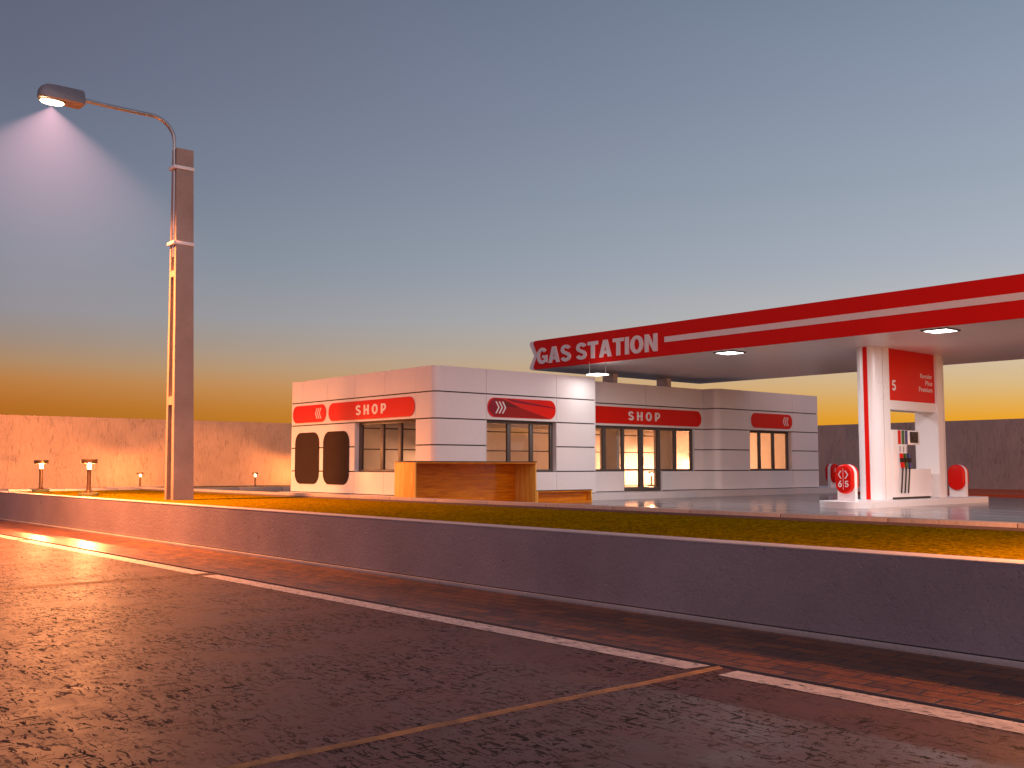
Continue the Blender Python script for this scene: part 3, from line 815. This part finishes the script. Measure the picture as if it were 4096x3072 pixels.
for yy in (24.235, 24.315): h_.tube([(dx1+.002, yy, 1.75), (dx1+.04, yy, 1.76), (dx1+.04, yy, 2.02), (dx1+.002, yy, 2.03)], .012, 8)
h_.build('handle', M['frame'], door, smooth=50)

# signs on the shop: (centre, half width...) built in the plane U,Z standing out along N
def sign(U, N, base, lo, hi, z0, z1, sgnU=1):
    """red rounded board; u runs along U"""
    m = MB(); wdt, hgt = hi-lo, z1-z0
    O = Vector(base)+Vector(U)*((lo+hi)/2)+Z*((z0+z1)/2)
    m.prism(rrect(wdt, hgt, hgt*.46), O-Vector(N)*.002, U, Z, Vector(N)*.022)
    return m.build('sign_board', M['red'], shop, smooth=40), O+Vector(N)*.0202
def chevs(parent, O, U, N, items):
    m = MB()
    for (uc, w_, h__, sg, t_) in items: m.prism(chevron(uc, 0, w_, h__, sg, t_), O, U, Z, Vector(N)*.006)
    m.build('chevrons', M['letter'], parent)
Bn = -Y
so, O = sign(X, Bn, (0, YB, 0), -28.22, -26.27, 3.045, 3.562)
chevs(so, O, X, Bn, [(c_-(-28.22-26.27)/2, .085, .31, -1, .036) for c_ in (-26.80, -26.69, -26.58)])
so, O = sign(X, Bn, (0, YB, 0), -26.11, -21.785, 3.045, 3.562)
block_text('lettering', 'SHOP', O+X*(-23.855+23.9475), X, Z, Bn, 1.52, .275, .008, M['letter'], so, gap=.42, apart=True)
so, O = sign(Y, X, (XF, 0, 0), 17.19, 19.66, 3.048, 3.568)
# facets of the printed design, thin inlays on the board
def facet(poly, mname, k):
    m = MB(); m.prism([(u-(17.19+19.66)/2, v-3.308) for u, v in poly], O, Y, Z, X*(.0012+.0007*k)); return m
parts_ = MB(); fac_mats = []
for poly, mn, k_ in (([(17.43, 3.06), (18.30, 3.06), (19.42, 3.06), (18.35, 3.32), (17.80, 3.52), (17.62, 3.556), (17.43, 3.556)], 'red_mid', 0),
                     ([(17.24, 3.20), (17.43, 3.06), (17.55, 3.30), (17.45, 3.556), (17.30, 3.49), (17.205, 3.32)], 'red_wine', 1),
                     ([(17.78, 3.33), (18.33, 3.32), (17.78, 3.50)], 'red_dark', 1),
                     ([(18.1, 3.47), (19.63, 3.34), (19.64, 3.37), (18.2, 3.53), (17.9, 3.555), (17.82, 3.54)], 'red_wine', 2)):
    if M[mn] not in fac_mats: fac_mats.append(M[mn])
    parts_.prism([(u-(17.19+19.66)/2, v-3.308) for u, v in poly], O, Y, Z, X*(.0014+.0008*k_), fac_mats.index(M[mn]))
parts_.build('printed_pattern', fac_mats, so)
mch = MB()
for c_ in (17.52, 17.635, 17.75): mch.prism(chevron(c_-18.425, 0, .10, .32, 1, .040), O, Y, Z, X*.009)
mch.build('chevrons', M['letter'], so)
so, O = sign(Y, X, (XR, 0, 0), 21.48, 27.16, 3.048, 3.568)
block_text('lettering', 'SHOP', O, Y, Z, X, 1.50, .275, .008, M['letter'], so, gap=.42, apart=True)
so, O = sign(Y, X, (XT, 0, 0), 29.13, 31.55, 3.06, 3.568)
chevs(so, O, Y, X, [(c_-30.34, .085, .31, -1, .036) for c_ in (31.04, 31.15, 31.26)])
for lo, hi in ((-28.06, -26.64), (-26.39, -24.98)):
    m = MB(); m.prism(rrect(hi-lo, 1.535, .33), ((lo+hi)/2, YB+.002, 1.9775), X, Z, -Y*.02)
    m.build('blank_panel', M['brown_panel'], shop, smooth=40)

# ------------------------------------------------------------------ wooden boxes by the shop
def wooden_box(label, x0, x1, y0, y1, z1, n_top):
    t = thing('wooden_planter', label, 'wooden box', ((x0+x1)/2, (y0+y1)/2, FZ)); th_ = .035
    m = MB(); m.box(x0, x1, y0, y0+th_, FZ, z1-n_top, bev=.004); m.build('end_panel', M['wood_lit_end'], t, smooth=40)
    m = MB(); m.box(x0, x1, y1-th_, y1, FZ, z1-n_top, bev=.004); m.build('end_panel', M['wood_lit_end'], t, smooth=40)
    m = MB(); m.box(x0, x0+.03, y0+th_+.001, y1-th_-.001, FZ+.01, z1-n_top-.002); m.build('back_panel', M['wood'], t)
    m = MB(); m.box(x0+.031, x1-.006, y0+th_+.001, y1-th_-.001, FZ, FZ+.06); m.build('bottom_board', M['wood'], t)
    m = MB(); m.box(x0, x1-.001, y0+th_+.001, y1-th_-.001, z1-n_top-.034, z1-n_top-.0005); m.build('top_rail', M['wood'], t)
    m = MB(); m.box(x0-.01, x1+.006, y0-.008, y1+.008, z1-n_top, z1, bev=.004); m.build('top_board', M['wood_top'], t, smooth=40)
    return t
wooden_box('tall open fronted varnished wooden box with dark top, before the shop corner', -20.80, -19.94, 14.16, 18.05, 1.865, .026)
wooden_box('low varnished wooden box joined to the right end of the tall one', -20.12, -19.94, 18.07, 20.11, 1.105, .022)

# ------------------------------------------------------------------ canopy
CZ, CT, CY0, CY1 = 4.683, 5.562, 20.86, 29.0
can = thing('canopy', 'flat red fronted canopy reading GAS STATION, standing on the white pump pylon', 'canopy', (-13.4, 24.8, FZ))
zm = (CZ+CT)/2
def prof_end(x_out, notch, rr=.09):
    p = []
    for k in range(5): a = R(90+90*k/4); p.append((x_out+rr+rr*math.cos(a), CT-rr+rr*math.sin(a)))
    p.append((notch-.02, zm+.03)); p.append((notch, zm)); p.append((notch-.02, zm-.03))
    for k in range(5): a = R(180+90*k/4); p.append((x_out+rr+rr*math.cos(a), CZ+rr+rr*math.sin(a)))
    return p
body = prof_end(-23.39, -23.18)+[(-3.5, CZ), (-3.5, CT)]
m = MB(); m.prism([(x, z-CZ) for x, z in body], (0, CY1, CZ), X, Z, (0, CY0+.03-CY1, 0)); m.build('roof_slab', M['soffit'], can, smooth=40)
red_ = [(x, z) for x, z in prof_end(-23.15, -22.96)]
red_ = [(x, max(min(z, CT+.004), CZ-.004)) for x, z in red_]+[(-3.49, CZ-.004), (-3.49, CT+.004)]
m = MB(); m.prism([(x, z-CZ) for x, z in red_], (0, CY0+.029, CZ), X, Z, (0, -.055, 0)); fas = m.build('fascia', M['red'], can, smooth=40)
FY = CY0+.029-.055
block_text('lettering', 'GAS STATION', (-20.555, FY+.002, 5.072), X, Z, -Y, 4.82, .485, .035, M['letter'], fas, gap=.10, space=.40)
m = MB(); m.box(-17.90, -3.5, FY-.012, FY+.001, 5.044, 5.193); m.build('stripe', M['letter'], fas)
# trim under the far edges
m = MB(); m.box(-23.1, -3.52, CY1+.0005, CY1+.04, CZ+.02, CT-.02); m.build('fascia', M['red'], can)
for lx, ly in ((-16.21, 21.42), (-10.56, 21.36), (-4.9, 21.36)):
    m = MB()
    for (a, b__, c_, d_) in ((-.30, .30, -.30, -.25), (-.30, .30, .25, .30), (-.30, -.25, -.249, .249), (.25, .30, -.249, .249)):
        m.box(lx+a, lx+b__, ly+c_, ly+d_, CZ-.03, CZ-.0005)
    fr = m.build('lamp_frame', M['frame'], can)
    m = MB(); m.box(lx-.249, lx+.249, ly-.249, ly+.249, CZ-.033, CZ-.001); m.build('lamp_panel', M['canopy_glow'], fr)
    lamp('canopy_light', 'AREA', (lx, ly, CZ-.05), 190, (1, .93, .92), size=.45)
lx, ly = -20.20, 20.62
for a in (-.16, .16):  # added support rods for the hanging panel; the image shows none
    m = MB(); m.box(lx+a-.006, lx+a+.006, ly+a-.006, ly+a+.006, 4.3365, CZ-.0005); dro = m.build('lamp_rod', M['grey_plastic'], can)
m = MB(); m.box(lx-.225, lx+.225, ly-.225, ly+.225, 4.300, 4.336, bev=.006); m.build('lamp_panel', M['canopy_glow_soft'], dro)
lamp('canopy_light', 'AREA', (lx, ly, 4.29), 16, (1, .92, .89), size=.42)
for py in (23.77, 26.40):
    m = MB(); m.box(-23.06, -22.59, py, py+.2, TOP-.10, CZ-.0005); m.build('roof_post', M['white_trim'], can)
# pylon
def column(ya, yb, nose):
    """slab column with a half-round end"""
    c = -13.36; hw = .32; pts_ = []
    if nose < 0:
        yc = ya+hw
        pts_ = [(c+hw, yb), (c-hw, yb)]+[(c+hw*math.cos(R(180+180*k/16)), yc+hw*math.sin(R(180+180*k/16))) for k in range(17)]
    else:
        yc = yb-hw
        pts_ = [(c-hw, ya), (c+hw, ya)]+[(c+hw*math.cos(R(180*k/16)), yc+hw*math.sin(R(180*k/16))) for k in range(17)]
    m = MB(); m.prism(pts_, (0, 0, .915), X, Y, (0, 0, CZ-.9155)); return m.build('column', M['white_trim'], can, smooth=40), yc
c1, yc1 = column(23.01, 23.64, -1)
c2, yc2 = column(26.07, 26.70, 1)
m = MB()     # red stripe wrapped on the nose
for k in range(4):
    a0, a1 = R(-90-10+20*k/4+6), R(-90-10+20*(k+1)/4+6); rr = .323
    m.quad([(-13.36+rr*math.cos(a0), yc1+rr*math.sin(a0), .93), (-13.36+rr*math.cos(a1), yc1+rr*math.sin(a1), .93), (-13.36+rr*math.cos(a1), yc1+rr*math.sin(a1), CZ-.001), (-13.36+rr*math.cos(a0), yc1+rr*math.sin(a0), CZ-.001)])
m.build('stripe', M['red'], c1, smooth=60)
for c_, yc in ((c1, yc1), (c2, yc2)):
    m = MB(); m.box(-13.0395, -13.0385, yc-.006, yc+.006, .93, CZ-.002); m.build('seam_line', M['seam'], c_)
m = MB(); m.box(-13.60, -13.10, 23.6405, 26.0695, 3.153, 3.385); m.build('crossbeam', M['white_trim'], can)
m = MB(); m.box(-13.61, -13.105, 23.6405, 26.0695, 3.3855, CZ-.0005); bd_ = m.build('fuel_board', M['red'], can)
block_text('lettering', '5', (-13.1048, 23.97, 3.765), Y, Z, X, .20, .265, .004, M['letter'], bd_)
for s_, zc, hh, ww in (('Regular', 4.066, .155, .62), ('Plus', 3.905, .125, .36), ('Premium', 3.732, .125, .70)):
    text_mesh('lettering', s_, (-13.1048, 25.945, zc), Y, Z, X, ww, hh, .004, M['letter'], bd_, .014, 1.05, 'R')

# ------------------------------------------------------------------ pump island, pump, number signs
isl = thing('pump_island', 'raised white island with rounded end under the fuel pump', 'pump island', (-13.35, 25, FZ))
m = MB(); m.prism(rrect(1.24, 6.9, .42), (-13.36, 25.05, FZ-.05), X, Y, (0, 0, .205), 0); io = m.build('island_slab', M['white_trim'], isl, smooth=40)

pu = thing('fuel_pump', 'white fuel pump with red green and blue nozzles between the pylon columns', 'fuel pump', (-13.35, 24.8, .91))
px0, px1 = -13.60, -13.145; IZ = .911
def rb(m, y0, y1, z0, z1, r=.06, mi=0, x0=px0, x1=px1):
    m.prism([(u+(x0+x1)/2, v+(y0+y1)/2) for u, v in rrect(x1-x0, y1-y0, r, 6)], (0, 0, z0), X, Y, (0, 0, z1-z0), mi)
m = MB(); rb(m, 23.86, 25.82, IZ, IZ+.055, .05, 0, px0+.02, px1-.02); m.build('base', M['black_rubber'], pu, smooth=40)
m = MB(); rb(m, 23.84, 24.685, IZ+.056, 2.652, .10); m.build('body', M['white_trim'], pu, smooth=40)
m = MB(); rb(m, 24.60, 25.87, IZ+.0565, 1.668, .05, 0, px0+.02, px1-.004); m.build('cabinet', M['white_trim'], pu, smooth=40)
m = MB(); m.box(px0+.03, px1-.002, 24.66, 25.27, 2.284, 2.650, bev=.008); dsp = m.build('display', M['white_trim'], pu, smooth=40)
m = MB(); m.box(px1-.002, px1+.003, 24.77, 25.19, 2.335, 2.618); m.build('screen', M['screen'], dsp)
specs = (('red', 24.165, 24.31, 24.255), ('green', 24.345, 24.485, 24.43), ('blue', 24.515, 24.65, 24.60))
for mn, ya, yb, yn in specs:
    m = MB(); m.box(px1-.001, px1+.004, ya, yb, 2.295, 2.642); m.build('grade_panel', M[mn], pu)
    m = MB(); m.prism([(yn-.025, 2.242), (yn+.03, 2.242), (yn+.03, 2.14), (yn+.004, 2.07), (yn-.004, 2.07), (yn-.025, 2.14)], (px1-.001, 0, 0), Y, Z, (.003, 0, 0)); m.build('nozzle_slot', M['grey_plastic'], pu)
    nz = MB()
    def slab(y0, y1, z0, z1, w_, mi, xo):
        nz.prism([(y0-w_, z0), (y0+w_, z0), (y1+w_, z1), (y1-w_, z1)], (px1+.003, 0, 0), Y, Z, (xo, 0, 0), mi)
    slab(yn+.012, yn-.006, 1.945, 2.062, .038, 0, .06); slab(yn+.028, yn+.012, 1.835, 1.944, .046, 1, .075); slab(yn+.055, yn+.028, 1.705, 1.834, .044, 0, .07)
    no = nz.build('nozzle', [M[mn], M['brown_panel']], pu)
    hs = MB(); hp_ = []
    for k in range(13):
        t = k/12; hp_.append((px1+.035+.02*math.sin(t*math.pi), yn+.05-.10*t-.03*math.sin(t*math.pi), 1.706-.64*t))
    hs.tube(hp_, .019, 10); hs.build('hose', M['black_rubber'], no, smooth=50)

def number_sign(label, loc, rz, marks):
    """white post between two red pill shaped boards; front looks to -y before rotation"""
    t = thing('number_sign', label, 'sign', loc); t.rotation_euler = (0, 0, rz)
    c = Vector((0, 0, 0))
    def obj(m, name, mat, par=t, sm=40):
        o = m.build(name, mat, None, smooth=sm); o.location = (0, 0, 0); o.parent = par; return o
    m = MB(); hw = .232
    out = [(-hw, 0), (hw, 0)]+[(hw*math.cos(R(180*k/20)), .64+hw*math.sin(R(180*k/20))) for k in range(21)]
    m.prism(out, (0, -.055, 0), X, Z, (0, .11, 0)); obj(m, 'post', M['white_trim'])
    for sgn in (-1, 1):
        bm = bmesh.new(); pl_ = rrect(.45, .70, .225, 12); yb_ = sgn*.0555; yf = sgn*.175; rings_ = []
        for (sc, yy) in ((1, yb_), (1, yb_+(yf-yb_)*.55), (.97, yb_+(yf-yb_)*.80), (.90, yb_+(yf-yb_)*.95), (.82, yf)):
            rings_.append([bm.verts.new(((u*(1-(1-sc)*1.0)), yy, .525+v*(1-(1-sc)*.64))) for u, v in pl_])
        for a, b__ in zip(rings_, rings_[1:]):
            for k in range(len(a)): bm.faces.new((a[k], a[(k+1) % len(a)], b__[(k+1) % len(a)], b__[k]))
        bm.faces.new(rings_[-1]); bm.faces.new(rings_[0])
        m = MB(); m.bm(bm); o = obj(m, 'red_board', M['red'], t, 35)
        if sgn < 0 and marks:
            mk = MB(); O_ = Vector((0, -.1752, .525))
            if 'l' in marks: mk.prism(chevron(-.088, .105, .065, .19, -1, .028), O_, X, Z, -Y*.003)
            if 'r' in marks: mk.prism(chevron(.088, .105, .065, .19, 1, .028), O_, X, Z, -Y*.003)
            if '|' in marks: mk.prism([(-.0035, -.25), (.0035, -.25), (.0035, .25), (-.0035, .25)], O_, X, Z, -Y*.003)
            mo = obj(mk, 'chevrons', M['letter'], o, 0)
            if '6' in marks:
                for ch_, xo in (('6', -.088), ('5', .088)):
                    a = block_text('lettering', ch_, O_+Vector((xo, 0, -.115)), X, Z, -Y, .105, .15, .003, M['letter'], ZERO); a.parent = o
    return t
ZERO = bpy.data.objects.new('origin_marker', None)
GS = 'pump number signs'
n1 = number_sign('red and white sign reading 6 and 5 at near end of pump island', (-13.345, 22.10, .909), 0, 'lr|6')
n2 = number_sign('blank red and white sign at the far end of the pump island', (-13.345, 27.72, .909), 0, '')
n3 = number_sign('distant red sign with one chevron beyond the shop', (-21.12, 33.98, PZ-.001), R(90), 'l')
for o in (n1, n2, n3): o['group'] = GS
bpy.data.objects.remove(ZERO)

# ------------------------------------------------------------------ sky (world)
wd = bpy.data.worlds.new('World'); scene.world = wd; wd.use_nodes = True
nt = wd.node_tree; N_ = nt.nodes; bg = N_['Background']
tc = N_.new('ShaderNodeTexCoord'); sep = N_.new('ShaderNodeSeparateXYZ'); nt.links.new(tc.outputs['Generated'], sep.inputs[0])
def wm(op, a, b=0, c=0):
    o = N_.new('ShaderNodeMath'); o.operation = op
    for s_, v in zip(o.inputs, (a, b, c)):
        if hasattr(v, 'links'): nt.links.new(v, s_)
        else: s_.default_value = v
    return o.outputs[0]
el = wm('DIVIDE', wm('ARCSINE', sep.outputs['Z']), R(90))          # 0 horizon .. 1 zenith
hl = wm('SQRT', wm('ADD', wm('MULTIPLY', sep.outputs['X'], sep.outputs['X']), wm('MULTIPLY', sep.outputs['Y'], sep.outputs['Y'])))
saz = R(90+2)      # afterglow lies a little left of +y
dot = wm('DIVIDE', wm('ADD', wm('MULTIPLY', sep.outputs['X'], math.cos(saz)), wm('MULTIPLY', sep.outputs['Y'], math.sin(saz))), wm('ADD', hl, 1e-4))
def wramp(stops):
    o = N_.new('ShaderNodeValToRGB'); e = o.color_ramp.elements; nt.links.new(wm('ADD', wm('MULTIPLY', el, .9), .1), o.inputs[0])
    while len(e) < len(stops): e.new(.5)
    for x_, (d, c) in zip(e, stops): x_.position = d/90*.9+.1 if d > -20 else 0; x_.color = srgb(*c)
    return o.outputs[0]
left = wramp([(-99, (60, 40, 40)), (-1, (120, 75, 40)), (3, (182, 108, 36)), (4.3, (189, 126, 66)), (5.3, (175, 138, 102)), (6.5, (156, 139, 126)), (8, (143, 141, 146)), (11, (124, 134, 147)), (15, (112, 121, 139)), (20, (102, 107, 128)), (26, (94, 97, 118)), (90, (82, 84, 112))])
right = wramp([(-99, (60, 40, 40)), (-1, (190, 110, 25)), (2.4, (237, 164, 40)), (3.3, (227, 176, 92)), (4.3, (218, 186, 136)), (6, (208, 193, 172)), (8, (190, 190, 190)), (11, (170, 178, 190)), (15, (155, 166, 181)), (20, (140, 152, 172)), (26, (120, 136, 156)), (90, (92, 98, 124))])
back = wramp([(-99, (60, 40, 40)), (-1, (125, 92, 100)), (3, (146, 106, 112)), (4.6, (150, 110, 118)), (6.5, (148, 112, 122)), (9, (142, 112, 124)), (12.5, (134, 110, 126)), (18, (122, 106, 124)), (26, (104, 98, 118)), (90, (82, 84, 112))])
def smooth_map(v, a, b):
    o = N_.new('ShaderNodeMapRange'); nt.links.new(v, o.inputs[0]); o.inputs[1].default_value = a; o.inputs[2].default_value = b; return o.outputs[0]
def wmix(f, a, b):
    o = N_.new('ShaderNodeMix'); o.data_type = 'RGBA'; nt.links.new(f, o.inputs[0]); nt.links.new(a, o.inputs[6]); nt.links.new(b, o.inputs[7]); return o.outputs[2]
ang = wm('ARCCOSINE', wm('MAXIMUM', wm('MINIMUM', dot, 1), -1))
c_ = wmix(smooth_map(ang, R(74), R(20)), left, right)
c_ = wmix(smooth_map(ang, R(76), R(125)), c_, back)
nt.links.new(c_, bg.inputs[0]); bg.inputs[1].default_value = 1.0

# soft fill sun added behind the camera to brighten the near faces
sun = lamp('fill_sun', 'SUN', (0, 0, 30), 1.15, (1, .75, .76), angle=R(80))
sd = Vector((.90, -.40, .36)).normalized(); sun.rotation_euler = sd.to_track_quat('Z', 'Y').to_euler()

# ------------------------------------------------------------------ camera and render settings
cd = bpy.data.cameras.new('Camera'); cam = bpy.data.objects.new('Camera', cd); col.objects.link(cam)
cam.location = (0, 0, 1.75); cam.rotation_euler = (R(90+4.578), 0, R(49.219))
cd.sensor_width = 36; cd.lens = 35.908; cd.clip_start = .05; cd.clip_end = 3000
scene.camera = cam
scene.view_settings.view_transform = 'Standard'; scene.view_settings.look = 'None'; scene.view_settings.exposure = 0; scene.view_settings.gamma = 1
scene.cycles.use_denoising = True
scene.cycles.max_bounces = 8; scene.cycles.transparent_max_bounces = 16; scene.cycles.caustics_reflective = False; scene.cycles.caustics_refractive = False
scene.cycles.sample_clamp_indirect = 6
scene.render.film_transparent = False
